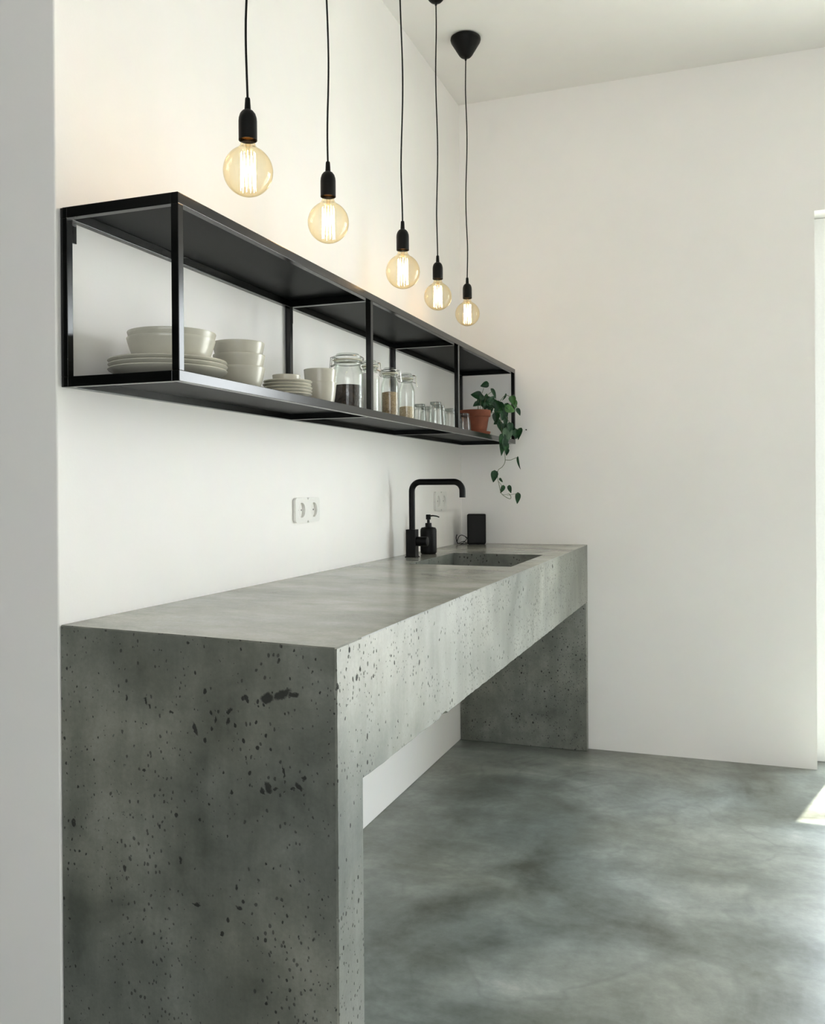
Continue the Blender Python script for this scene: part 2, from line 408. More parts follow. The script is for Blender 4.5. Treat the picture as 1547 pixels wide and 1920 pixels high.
# ------------------------------------------------------------------ concrete counter
def dzc(x, y): return (1-(y-1.33)/2.62)*(.004-.008*max(0,min(1,x/W)))
def jit(t, amp, s): return amp*(noise.noise(Vector((t*s, 3.3, 1.7)))+.5*noise.noise(Vector((t*s*3.1, 9.3, 4.7))))
T1 = .106; AP = .648; H = .9; CHF = .0035
SX0, SX1, SY0, SY1, SZ = .155, .508, 2.812, 3.328, .745
root = thing('concrete_counter', 'raw cast concrete counter on slab legs along the left wall, sink near its far end', 'counter', (0, 0, 0))
def topz(x, y): return H + dzc(x, y)
y_in = lambda x: YA + (YB-YA)*x/W + T1
def section(y0f, k, dy=None):
    pass
ys = [i/170 for i in range(171)]
stations = []
yend = L-.0015
st = sorted(set([round(T1+YB + t*(yend-T1-YB), 5) for t in ys] + [SY0, SY1]))
mb = MB(); rings = []
for y in st:
    k = max(0, 1-(y-st[0])/.5)
    def yy(x): return y + (YA-YB)*(1-x/W)*k*1.0
    e = abs(jit(y, .0022, 16)) + .0015
    if .0 < (y-1.86) < .05: e += .005
    e2 = abs(jit(y+7, .0012, 22)) + .001
    prof = [(.002, AP), (W-.05, AP), (W-e, AP+jit(y, .0014, 30)), (W, AP+e+jit(y, .0014, 30)), (W, H-e2-.001), (W-e2, H), (SX1, H), (SX0, H), (.002, H)]
    rings.append([(x, yy(x), z + (dzc(x, y) if z > .8 else 0)) for x, z in prof])
np_ = len(rings[0]); vs = [p for r in rings for p in r]; fs = []
for i in range(len(rings)-1):
    for k in range(np_):
        k2 = (k+1) % np_
        if k == 6 and SY0-1e-4 <= st[i] and st[i+1] <= SY1+1e-4: continue
        fs.append((i*np_+k, i*np_+k2, (i+1)*np_+k2, (i+1)*np_+k))
fs.append(tuple(range(np_))); fs.append(tuple((len(rings)-1)*np_+k for k in range(np_)))
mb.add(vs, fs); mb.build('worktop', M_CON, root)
# sink basin: inner walls and floor
mb = MB()
c4 = [(SX0,SY0),(SX1,SY0),(SX1,SY1),(SX0,SY1)]; ins = [(SX0+.006,SY0+.006),(SX1-.006,SY0+.006),(SX1-.006,SY1-.006),(SX0+.006,SY1-.006)]
mb.add([(x,y,topz(x,y)) for x,y in c4]+[(x,y,SZ) for x,y in ins], [(0,1,5,4),(1,2,6,5),(2,3,7,6),(3,0,4,7),(4,5,6,7)])
sk = mb.build('sink_basin', M_CON, root)
MB().lathe([(0,.002),(.028,.002),(.032,.0045),(.034,.001),(.034,0),(0,0)], 32).build('drain', M_MATT, sk, loc=(.33,3.07,SZ))
# near end slab
mb = MB(); rings = []
zs = [0] + [i*.012 for i in range(1, 75)] + [H-.0025, H]
for z in zs:
    e = .0025 + abs(jit(z+5, .0035, 24)) * (1 if .55 < z < .88 else .45)
    dt = .0022 if z == H else 0
    def P(x, y): return (x, y, z + (dzc(x, y) if z > .8 else 0)*(min(1,(z-.8)/.1)))
    y0 = lambda x: YA + (YB-YA)*x/W + dt
    rings.append([P(.002, y0(0)), P(W-e-.0, y0(W)+.0), P(W-dt, YB+e+dt), P(W-dt, YB+T1), P(.002, YA+T1)])
np_ = 5; vs = [p for r in rings for p in r]; fs = []
for i in range(len(rings)-1):
    for k in range(np_):
        k2 = (k+1) % np_; fs.append((i*np_+k, i*np_+k2, (i+1)*np_+k2, (i+1)*np_+k))
fs.append(tuple(range(np_))); fs.append(tuple((len(rings)-1)*np_+k for k in range(np_)))
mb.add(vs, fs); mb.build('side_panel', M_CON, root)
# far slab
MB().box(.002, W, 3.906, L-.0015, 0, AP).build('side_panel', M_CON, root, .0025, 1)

# ------------------------------------------------------------------ wall shelf
SD, SZ0, SZ1, SY_0, SY_1 = .2625, 1.350, 1.686, 1.3485, 3.9285
BH, BT = .0195, .0155
sh = thing('wall_shelf', 'long black steel frame shelf mounted on the left wall above the counter', 'shelf', (0, SY_0, SZ0))
def part(name, x0,x1,y0,y1,z0,z1, mat=None, bevel=.0009, **k):
    return MB().box(x0,x1,y0-SY_0,y1-SY_0,z0-SZ0,z1-SZ0).build(name, mat or M_BLK, sh, bevel, 2)
X0 = .002
stn = [SY_0, 2.2385, 3.0515, SY_1-BT]
for z in (SZ0, SZ1-BH):
    part('long_rail', SD-BT, SD, SY_0, SY_1, z, z+BH)
    part('long_rail', X0, X0+BT, SY_0, SY_1, z, z+BH)
    for y in stn: part('cross_rail', X0+BT, SD-BT, y, y+BT, z, z+BH)
for y in stn:
    part('front_post', SD-BT, SD, y, y+BT, SZ0+BH, SZ1-BH)
    part('back_post', X0, X0+BT, y, y+BT, SZ0+BH, SZ1-BH)
part('top_panel', X0+.003, SD-.003, SY_0+.003, SY_1-.003, SZ1, SZ1+.0015, M_PANEL, 0)
PZ = SZ0+BH+.0016
part('bottom_panel', X0+BT, SD-BT, SY_0+BT, SY_1-BT, SZ0+BH-.003, PZ-.0001, M_PANEL, 0)
# wall tabs with a screw hole
for y in stn[:3]+[stn[3]-.045]:
    yb = y+BT-SY_0 if y != stn[3]-.045 else stn[3]-.026-SY_0
    zc, hw, hh, hr, hz = 1.647-SZ0, .013, .0185, .0035, .0065
    cy = yb+hw; n = 24
    outer, inner = [], []
    for k in range(n):
        a = 2*pi*k/n; ca, sa = cos(a), sin(a)
        m_ = max(abs(ca), abs(sa)); q = .9
        outer.append((cy+hw*max(-1,min(1,ca/m_*1.0)), zc+hh*max(-1,min(1,sa/m_*1.0))))
        inner.append((cy+hr*ca, zc+hz*sa))
    mb = MB(); vs = []
    for x in (.0015, .0045):
        vs += [(x,a,b) for a,b in outer]+[(x,a,b) for a,b in inner]
    fs = []
    for k in range(n):
        k2 = (k+1)%n
        fs += [(k,k2,n+k2,n+k),(2*n+k,3*n+k,3*n+k2,2*n+k2),(k,2*n+k,2*n+k2,k2),(n+k,n+k2,3*n+k2,3*n+k)]
    mb.add(vs, fs).build('mounting_tab', M_BLK, sh)

# ------------------------------------------------------------------ crockery
def bowl_prof(rt, rb, h, t=.0035, foot=.003, curve=.5):
    pr = [(0, foot), (rb*.80, foot), (rb*.84, 0), (rb, 0), (rb*1.01, .002)]
    for i in range(1, 13):
        u = i/12; pr.append((rb + (rt-rb)*u**curve, .002+(h-.002-t*.5)*u))
    pr += [(rt-t*.15, h), (rt-t*.85, h)]
    for i in range(12, 0, -1):
        u = i/12; pr.append((max(.001, rb + (rt-rb)*u**curve - t), .002+t+(h-.002-t*1.2)*u))
    pr += [(rb*.7, foot+t), (0, foot+t)]
    return pr
def plate_prof(r, h, t=.004):
    return [(0,.002),(r*.52,.002),(r*.55,0),(r*.62,0),(r*.64,.003),(r*.80,.30*h),(r-.0105,h-.0090),(r-.0025,h-.0052),(r,h-.0022),(r-.0012,h-.0002),(r-.003,h),(r-.006,h-.0012),
            (r*.91,h*.72),(r*.78,.36*h+.002),(r*.62,.0075),(0,.0065)]
def mk(name, prof, label, cat, loc, group, mat=M_CERAM, seg=72):
    o = MB().lathe(prof, seg).build(name, mat, None, loc=loc); return tag(o, label, cat, group)
PX, PY = .131, 1.502
G = 'large stoneware plates stacked on the shelf'
p = mk('dinner_plate', plate_prof(.1155,.023), 'large cream plate, lowest of the three stacked at the near end of the shelf', 'plate', (PX,PY,PZ), G)
dup(p, 'large cream plate, middle of the three stacked at the near end of the shelf', (PX+.0015,PY-.001,PZ+.0086), .5)
dup(p, 'large cream plate, topmost of the three, directly under the wide bowls', (PX-.001,PY+.001,PZ+.0172), .9)
G = 'wide stoneware bowls nested on the plates'
p = mk('serving_bowl', bowl_prof(.0865,.062,.060,.0027,.003,.62), 'wide cream bowl resting on the stack of large plates, lower of two nested', 'bowl', (PX,PY+.011,PZ+.0250), G)
dup(p, 'wide cream bowl nested inside another above the large plates, its rim highest', (PX+.001,PY+.012,PZ+.0372), .4)
G = 'small round stoneware bowls in a stack of three'
p = mk('round_bowl', bowl_prof(.0575,.032,.056,.0035,.003,.36), 'small round cream bowl, bottom of the stack of three', 'bowl', (.15,1.740,PZ), G)
dup(p, 'small round cream bowl, middle of the stack of three', (.1505,1.739,PZ+.0272))
dup(p, 'small round cream bowl, top of the stack of three', (.149,1.740,PZ+.0550))
G = 'small stoneware side plates in a stack of five'
names = ['lowest of five', 'second from the bottom of five', 'middle one of five', 'second from the top of five', 'topmost of five, under the shallow dish']
p = mk('side_plate', plate_prof(.0595,.0165,.003), 'small cream side plate, '+names[0], 'plate', (.165,1.941,PZ), G)
for i in range(1, 5): dup(p, 'small cream side plate, '+names[i], (.165+.001*((i*7)%3-1),1.941+.001*((i*5)%3-1),PZ+.0078*i))
mk('shallow_dish', bowl_prof(.034,.031,.024,.003,.002,.6), 'small shallow cream dish standing on the stack of side plates', 'dish', (.165,1.935,PZ+.0075*4+.007), None)
G = 'cream handleless cups, one stacked in the other'
p = mk('stoneware_cup', bowl_prof(.0425,.030,.062,.0021,.003,.34), 'cream handleless cup beside the coffee jar, lower of the stacked two', 'cup', (.17,2.112,PZ), G)
dup(p, 'cream handleless cup beside the coffee jar, upper of the stacked two', (.1705,2.111,PZ+.0335))

# ------------------------------------------------------------------ clip-top jars
def jar(label, loc, r, h, rl, fill, fmat, rz, group, tilt=.003):
    t = thing('clip_top_jar', label, 'jar', loc, rz, group)
    hb = h-.030; sh_ = .035 if h > 1.2*r*2 else .02
    out = [(0,.002),(r*.8,.0),(r*.94,.001),(r,.006),(r,hb-sh_)]
    for i in range(1, 9):
        u = i/8; out.append((rl-.004+(r-rl+.004)*(.5+.5*cos(pi*u)), hb-sh_+sh_*u))
    out += [(rl-.004,hb+.001),(rl,hb+.002),(rl,hb+.006),(rl-.003,hb+.007)]
    inn = [(max(0,a-.0028), b if b > .01 else .006) for a, b in out[::-1][1:-3]]
    MB().lathe(out+inn+[(0,.006)], 48).build('jar_body', M_GLASS, t)
    fr = r-.0036
    pr = [(0,.0065),(fr*.95,.0065),(fr,.010),(fr,fill-.004),(fr-.001,fill-.001),(fr*.8,fill+.0005),(fr*.5,fill+.002),(0,fill+.003)]
    MB().lathe(pr, 48).build('contents', fmat, t)
    MB().lathe([(rl-.006,hb+.0072),(rl+.0015,hb+.0072),(rl+.0025,hb+.009),(rl+.0015,hb+.0108),(rl-.006,hb+.0108)], 40, close=True).build('rubber_seal', M_SEAL, t)
    lid = [(0,hb+.011),(rl-.001,hb+.011),(rl,hb+.013),(rl,hb+.017),(rl-.002,hb+.019),(rl-.004,hb+.0215),(rl-.006,h-.006),(rl-.008,h-.003),(0,h-.001)]
    MB().lathe(lid, 48).build('glass_lid', M_GLASS, t)
    w = MB()
    ring = lambda z, rr: [(rr*cos(2*pi*k/36), rr*sin(2*pi*k/36), z) for k in range(36)]
    w.tube(ring(hb-.001, rl-.002), .0012, 6, closed=True); w.tube(ring(hb+.019, rl+.0005), .0012, 6, closed=True)
    # hinge at +x, lever clasp at -x
    for sy in (-.007, .007):
        w.tube([(rl,sy,hb-.001),(rl+.006,sy,hb+.004),(rl+.006,sy,hb+.016),(rl,sy,hb+.019)], .0012, 6)
    w.tube([(rl+.006,-.007,hb+.009),(rl+.0075,0,hb+.009),(rl+.006,.007,hb+.009)], .0012, 6)
    w.tube([(-rl,-.008,hb+.019),(-rl-.008,-.008,hb+.018),(-rl-.009,-.007,hb+.004),(-rl-.012,-.006,hb-.016),(-rl-.014,0,hb-.019),(-rl-.012,.006,hb-.016),(-rl-.009,.007,hb+.004),(-rl-.008,.008,hb+.018),(-rl,.008,hb+.019)], .0013, 6)
    w.tube([(-rl+.002,-.006,hb-.001),(-rl-.008,-.006,hb-.006),(-rl-.008,.006,hb-.006),(-rl+.002,.006,hb-.001)], .0012, 6)
    w.build('wire_clip', M_WIRE, t)
    return t
G = 'clip-top storage jars on the shelf'
jar('widest clip-top glass jar, half full of dark coffee beans, left of the shelf divider', (.165,2.300,PZ), .0455,.166,.039,.075,M_BEAN, R(10), G)
jar('narrow clip-top glass jar of white flour, partly behind the shelf divider', (.175,2.440,PZ), .0275,.166,.0235,.125,M_FLOUR, R(200), G)
jar('narrow clip-top glass jar half full of brown grain', (.178,2.592,PZ), .0285,.163,.0245,.083,M_SEED, R(215), G)
jar('narrow clip-top glass jar with a low fill of pale oats, last before the tumblers', (.180,2.738,PZ), .0275,.163,.0225,.050,M_OATS, R(190), G)

# ------------------------------------------------------------------ upturned tumblers
def tumbler(label, loc, rt, rb, h, group):
    t = thing('glass_tumbler', label, 'glass', loc, 0, group)   # stands on its rim; rt = radius of the rim below, rb = of the base above
    out, inn = [], []
    for i in range(13):
        u = i/12; out.append((rt+(rb-rt)*u**1.8, h*u))
        if u < .82: inn.append((rt+(rb-rt)*u**1.8-.0016, h*u))
    b = MB()
    seg = 48; b.lathe([inn[0]]+out+[(rb-.002,h+.0005),(0,h+.0005)], seg); b.lathe(inn+[(rb*.6,h*.84),(0,h*.845)], seg)
    b.build('glass_wall', M_GLASS2, t)
    b = MB(); b.lathe([(0,h*.86),(rb*.7,h*.86),(rb*.93,h*.9),(rb*.95,h-.002),(0,h-.0015)], 40); b.build('glass_base', M_GTHICK, t)
    return t
G = 'upturned glass tumblers between the jars and the plant'
tb = tumbler('upturned clear tumbler next to the oats jar, leftmost of the tumblers', (.120,3.037,PZ), .0255,.0195,.088, G)
dup(tb, 'upturned clear tumbler at the back, second from the oats jar', (.108,3.145,PZ))
dup(tb, 'upturned clear tumbler in the middle of the group, in front of the others', (.196,2.990,PZ))
dup(tb, 'upturned clear tumbler overlapping the middle one on its right', (.172,3.105,PZ+.0), .3, None, (1,1,1.0))
dup(tb, 'upturned clear tumbler just left of the far shelf divider', (.186,3.190,PZ), .6, None, (1,1,.92))
tumbler('short upturned tumbler between the far divider and the terracotta pot', (.200,3.318,PZ), .030,.023,.072, G)

# ------------------------------------------------------------------ potted plant
PO = Vector((.188, 3.530, PZ))
pot = thing('potted_pothos', 'trailing green pothos in a terracotta pot at the far end of the shelf', 'plant', PO)
MB().lathe([(0,0),(.046,0),(.060,.003),(.063,.013),(.0605,.0135),(.056,.006),(0,.005)], 56).build('saucer', M_TERRA, pot)
MB().lathe([(0,.006),(.043,.006),(.0445,.008),(.0565,.073),(.0610,.074),(.0630,.077),(.0645,.099),(.063,.101),(.0600,.100),(.0575,.088),(.054,.086),(0,.086)], 64).build('pot', M_TERRA, pot)
MB().lathe([(0,.094),(.03,.095),(.0575,.091),(.0575,.087),(0,.087)], 32).build('soil', M_SOIL, pot)
RV = Vector((.94, .34, 0)); UV = Vector((0,0,1)); FV = Vector((-.34,.94,0))
def leaf(mb, base, ang, ln, wd, yaw=0., curl=.25, fold=.35):
    """heart leaf: base point, in-plane angle of the midrib (0 = right, 90 = up), length, width, turn about the midrib"""
    a = R(ang); d = (RV*cos(a)+UV*sin(a)); s0 = (RV*-sin(a)+UV*cos(a))
    s = (s0*cos(yaw)-FV*sin(yaw)); nn = d.cross(s).normalized()
    nu, nv = 10, 6; vs, fs = [], []
    for i in range(nu+1):
        u = i/nu
        w = wd*.5*(sin(pi*min(1,u**.62))**.8 if 0 < u < 1 else 0)*(1.12-.25*u)
        back = -.10*ln
        for j in range(-nv//2, nv//2+1):
            q = j/(nv/2)
            lobe = back*abs(q)*(1-u)**3
            p = base + d*(ln*u+lobe) + s*(w*q) + nn*(fold*w*abs(q)-curl*ln*(u*u)) 
            vs.append(p-PO)
    m = nv+1
    for i in range(nu):
        for j in range(nv):
            fs.append((i*m+j, i*m+j+1, (i+1)*m+j+1, (i+1)*m+j))
    mb.add(vs, fs, True)
# (world point of the leaf centre, angle, length, width, turn, material index)
LV = [((.217,3.561,1.576),200,.034,.026,.2,0),((.185,3.55,1.537),165,.042,.036,.3,0),((.258,3.576,1.543),-58,.046,.022,.7,0),((.183,3.549,1.497),205,.026,.022,.4,0),
 ((.233,3.567,1.508),100,.040,.034,.2,0),((.222,3.556,1.518),60,.036,.030,-.4,0),((.246,3.570,1.498),-30,.044,.034,.3,0),((.236,3.55,1.523),130,.032,.026,.5,0),((.215,3.558,1.500),150,.030,.026,-.3,0),
 ((.274,3.582,1.483),-62,.056,.036,.4,0),((.297,3.59,1.527),-110,.032,.014,.9,0),((.328,3.602,1.512),-80,.038,.030,.3,1),((.322,3.590,1.476),-20,.044,.034,.1,1),((.310,3.600,1.486),-50,.036,.028,.4,0),
 ((.351,3.61,1.465),-55,.032,.022,.5,0),((.263,3.578,1.441),-100,.042,.032,.4,0),((.301,3.592,1.428),-78,.058,.026,.5,0),((.290,3.588,1.450),-95,.040,.030,-.3,0),((.28,3.584,1.406),-70,.040,.026,.3,0),((.268,3.574,1.425),-150,.03,.024,.2,0),
 ((.306,3.594,1.369),-92,.062,.042,.1,2),((.331,3.603,1.382),-60,.048,.032,.3,0),((.340,3.603,1.372),-95,.038,.028,-.4,0),((.352,3.61,1.375),-112,.048,.024,.6,0),((.287,3.587,1.318),-85,.066,.026,.4,0),((.284,3.587,1.350),-100,.05,.03,-.2,0),((.302,3.592,1.318),-75,.044,.028,.2,0),((.306,3.592,1.300),-110,.028,.020,.6,0),
 ((.254,3.575,1.199),-94,.047,.030,.1,0),((.282,3.585,1.184),-60,.022,.011,.5,0),((.286,3.586,1.146),-108,.034,.020,.4,0),((.315,3.597,1.146),-80,.033,.018,.4,0),((.346,3.608,1.108),-92,.045,.023,.1,0),((.347,3.609,1.253),-88,.052,.013,.9,0),
 ((.200,3.552,1.512),120,.034,.028,.3,0),((.228,3.560,1.530),75,.030,.024,.3,0),((.250,3.565,1.520),40,.034,.026,-.3,0),((.262,3.572,1.505),-15,.038,.030,.4,0),((.246,3.560,1.482),-70,.038,.03,.2,0),
 ((.226,3.552,1.488),-120,.030,.026,.3,0),((.270,3.575,1.462),-85,.040,.030,.3,0),((.288,3.585,1.490),-40,.038,.030,.3,0),((.300,3.590,1.462),-70,.040,.030,-.2,0),((.292,3.585,1.395),-100,.044,.030,.2,0),((.318,3.596,1.400),-75,.040,.03,.3,0),
 ((.296,3.588,1.335),-95,.042,.028,-.3,0),((.338,3.605,1.498),-65,.034,.026,.4,1),((.210,3.548,1.530),95,.028,.022,.2,0)]
mbs = [MB(), MB(), MB()]
for i, (c, a, ln, wd, yw, mi) in enumerate(LV):
    dd = RV*cos(R(a))+UV*sin(R(a))
    off = FV*((((i*37) % 11)/11-.5)*(.05 if i < 10 else .022))
    leaf(mbs[mi], Vector(c)-dd*ln*.5+off, a, ln, wd, yw*(1 if i % 2 else -1), .18+.1*((i*13)%5)/5)
fo = mbs[0].build('foliage', M_LEAF, pot)
mbs[1].build('young_leaves', M_LEAFL, pot)['label'] = 'bright green young leaves'
mbs[2].build('pale_leaf', M_LEAFP, pot)['label'] = 'large pale leaf seen from its underside'
def smooth(pts, n=5):
    pts = [Vector(p) for p in pts]; o = []
    for i in range(len(pts)-1):
        p0, p1, p2, p3 = pts[max(0,i-1)], pts[i], pts[i+1], pts[min(len(pts)-1,i+2)]
        for k in range(n):
            t = k/n; o.append(.5*((2*p1)+(p2-p0)*t+(2*p0-5*p1+4*p2-p3)*t*t+(3*p1-p0-3*p2+p3)*t**3))
    return o+[pts[-1]]
vb = MB()
def vine(pts, r=.0012): vb.tube([p-PO for p in smooth(pts)], r, 6)
vine([(.20,3.54,1.45),(.235,3.565,1.482),(.256,3.574,1.483),(.276,3.582,1.461),(.284,3.586,1.406),(.29,3.588,1.34),(.298,3.591,1.269),(.287,3.587,1.241),(.27,3.581,1.226),(.268,3.58,1.197),(.274,3.582,1.164),(.282,3.585,1.131),(.303,3.592,1.113),(.317,3.598,1.108),(.319,3.598,1.118),(.312,3.597,1.128)], .0013)
vine([(.298,3.591,1.269),(.318,3.598,1.268),(.335,3.604,1.275),(.347,3.608,1.279)])
vine([(.268,3.58,1.222),(.260,3.577,1.222),(.255,3.575,1.222)], .0008)
vine([(.304,3.592,1.122),(.325,3.600,1.126),(.347,3.608,1.130)], .0008)
vine([(.288,3.586,1.125),(.300,3.59,1.125),(.313,3.597,1.130)], .0008)
vine([(.272,3.581,1.18),(.282,3.585,1.165),(.288,3.586,1.155)], .0008)
for c in [(.217,3.561,1.566),(.195,3.55,1.53),(.250,3.576,1.555),(.19,3.549,1.50),(.233,3.567,1.50)]:
    vine([(.20+(c[0]-.2)*.3,3.54,1.45),((c[0]+.2)/2,(c[1]+3.54)/2,(c[2]+1.47)/2+.01),c], .001)
vine([(.215,3.55,1.455),(.27,3.58,1.50),(.30,3.59,1.535),(.328,3.60,1.52),(.35,3.61,1.478)], .0011)
vine([(.225,3.555,1.455),(.285,3.582,1.468),(.312,3.594,1.43),(.335,3.603,1.40),(.352,3.61,1.395)], .0011)
vb.build('vine', M_VINE, pot)

# ------------------------------------------------------------------ faucet, soap, speaker
fx, fy = .071, 3.083
tz = topz(fx, fy)
f = thing('kitchen_faucet', 'matt black square kitchen faucet with a tall arched spout behind the sink', 'faucet', (fx,fy,tz))
mb = MB(); mb.box(-.0215,.0215,-.0215,.0215,0,.003)
mb.build('base_flange', M_MATT, f, .0008)
MB().box(-.0185,.0185,-.0185,.0185,.003,.102).build('body', M_MATT, f, .0012)
rr = .033; sp = [(0,0,.1)]+[(0,0,.276-rr-.002)]
sp = [Vector((0,0,.10)), Vector((0,0,.18)), Vector((0,0,.276-rr))]
sp += arc((rr,0,.276-rr), rr, pi, pi/2, 10)[1:]
sp += [Vector((.10,0,.276))]
sp += arc((.194-rr,0,.276-rr), rr, pi/2, 0, 10)
sp += [Vector((.194,0,.219))]
# rounded-square spout tube
q = MB(); seg = 12
q.tube(sp, .0112, 16)
q.build('spout', M_MATT, f)
hm = MB(); hm.tube([(.0185,0,.058),(.060,0,.058)], .0175, 32); hm.build('handle_hub', M_MATT, f, .001)
hl = MB(); hl.tube([(.048,-.003,.068),(.052,-.010,.095),(.056,-.018,.135)], [.004,.0035,.003], 10); hl = None
sx_, sy_ = .078, 3.248
s = thing('soap_dispenser', 'matt black pump soap bottle standing just right of the faucet', 'soap dispenser', (sx_,sy_,topz(sx_,sy_)))
MB().lathe([(0,0),(.027,0),(.0305,.004),(.0315,.010),(.0315,.088),(.0305,.096),(.027,.1015),(.014,.1045),(.012,.106),(0,.106)], 48).build('bottle', M_PLAST, s)
MB().lathe([(0,.104),(.0125,.104),(.0125,.118),(.0115,.1195),(0,.1195)], 32).build('collar', M_MATT, s)
mb = MB(); mb.lathe([(0,.118),(.0055,.118),(.0055,.132),(.0095,.133),(.0095,.150),(.0085,.152),(0,.152)], 28)
mb.tube([(0,0,.146),(.018,.003,.1475),(.032,.005,.1455),(.042,.007,.1415)], [.0035,.0028,.0024,.0022], 10)
mb.build('pump_head', M_MATT, s)
kx, ky = .098, 3.858
k = thing('small_speaker', 'small black box speaker in the far corner of the counter', 'speaker', (kx,ky,topz(kx,ky)), R(14))
MB().box(-.0415,.0415,-.036,.036,.003,.137).build('housing', M_PLAST, k, .006, 4)
MB().box(-.037,.037,-.0375,-.0355,.008,.131).build('grille', m_simple('speaker_cloth', (.014,.014,.014), .8, 0, .3, 900, .3, .3), k, .002)
MB().box(-.036,.036,-.031,.031,0,.004).build('foot', M_PLAST, k)
cb = MB()
tzc = topz(.03,3.85)
pts = [(-.04,0,.026),(-.052,-.004,.036),(-.068,-.006,.042),(-.080,-.006,.034),(-.088,-.008,.014),(-.083,-.012,.004),(-.068,-.014,.004),(-.056,-.012,.012),(-.044,-.010,.026),(-.050,-.004,.032)]
cb.tube(smooth(pts), .0016, 8)
pts = [(-.088,0,.044),(-.092,.0,.030),(-.088,-.004,.010),(-.076,-.014,.003),(-.060,-.020,.003),(-.045,-.020,.003),(-.036,-.016,.004)]
cb.tube(smooth(pts), .0018, 8)
pts = [(-.084,-.016,.003),(-.070,-.006,.010),(-.058,-.012,.014),(-.048,-.016,.008),(-.04,-.01,.01)]
cb.tube(smooth(pts), .0016, 8)
cb.build('power_cable', M_PLAST, k)

# ------------------------------------------------------------------ wall sockets
def socket(label, y0, y1, z0, z1):
    w, h = y1-y0, z1-z0
    t = thing('double_socket', label, 'wall socket', (0, (y0+y1)/2, (z0+z1)/2), 0, 'double wall sockets above the counter')
    # face plate with two round recesses cut out: built as a grid of quads around circles
    mb = MB(); n = 32; x1 = .009
    for c in (-w/4, w/4):
        rr = min(w/4, h/2)*.60
        sq, ci = [], []
        for k in range(n):
            a = 2*pi*(k+.5)/n; m_ = max(abs(cos(a)), abs(sin(a)))
            sq.append((x1, c+w/4*cos(a)/m_, h/2*sin(a)/m_)); ci.append((x1, c+rr*cos(a), rr*sin(a)))
        ci2 = [(x1-.0075, y, z) for _, y, z in ci]
        sq2 = [(.0005, y, z) for _, y, z in sq]
        fs = []
        for k in range(n):
            k2 = (k+1) % n
            fs += [(k,k2,n+k2,n+k),(n+k,n+k2,2*n+k2,2*n+k)]
            if not abs(sq[k][1]) < 1e-4 or True:
                pass
            fs.append((3*n+k,3*n+k2,k2,k))
        mb.add(sq+ci+ci2+sq2, fs)
    mb.build('face_plate', M_WPL, t)
    for c in (-w/4, w/4):
        rr = min(w/4, h/2)*.60
        o = MB().add([(.0016, c+rr*cos(2*pi*k/n), rr*sin(2*pi*k/n)) for k in range(n)]+[(.0005, c+rr*cos(2*pi*k/n), rr*sin(2*pi*k/n)) for k in range(n)],
             [tuple(range(n)), tuple(range(n,2*n))]+[(k,(k+1)%n,n+(k+1)%n,n+k) for k in range(n)]).build('socket_well', M_WREC, t)
        for dy in (-.0095, .0095):
            MB().tube([(.0014,c+dy,0),(.0020,c+dy,0)], .0026, 14).build('pin_hole', M_DARK, o)
    return t
socket('white double socket on the wall left of the faucet', 2.2795, 2.4365, 1.0575, 1.1295)
socket('white double socket seen through the arch of the faucet', 3.545, 3.702, 1.0585, 1.1385)
o = MB().tube([(.307,L-.001,1.414),(.307,L-.006,1.414)], .0032, 12).build('wall_screw', M_DARK); tag(o, 'tiny dark screw head in the back wall right of the plant', 'screw')

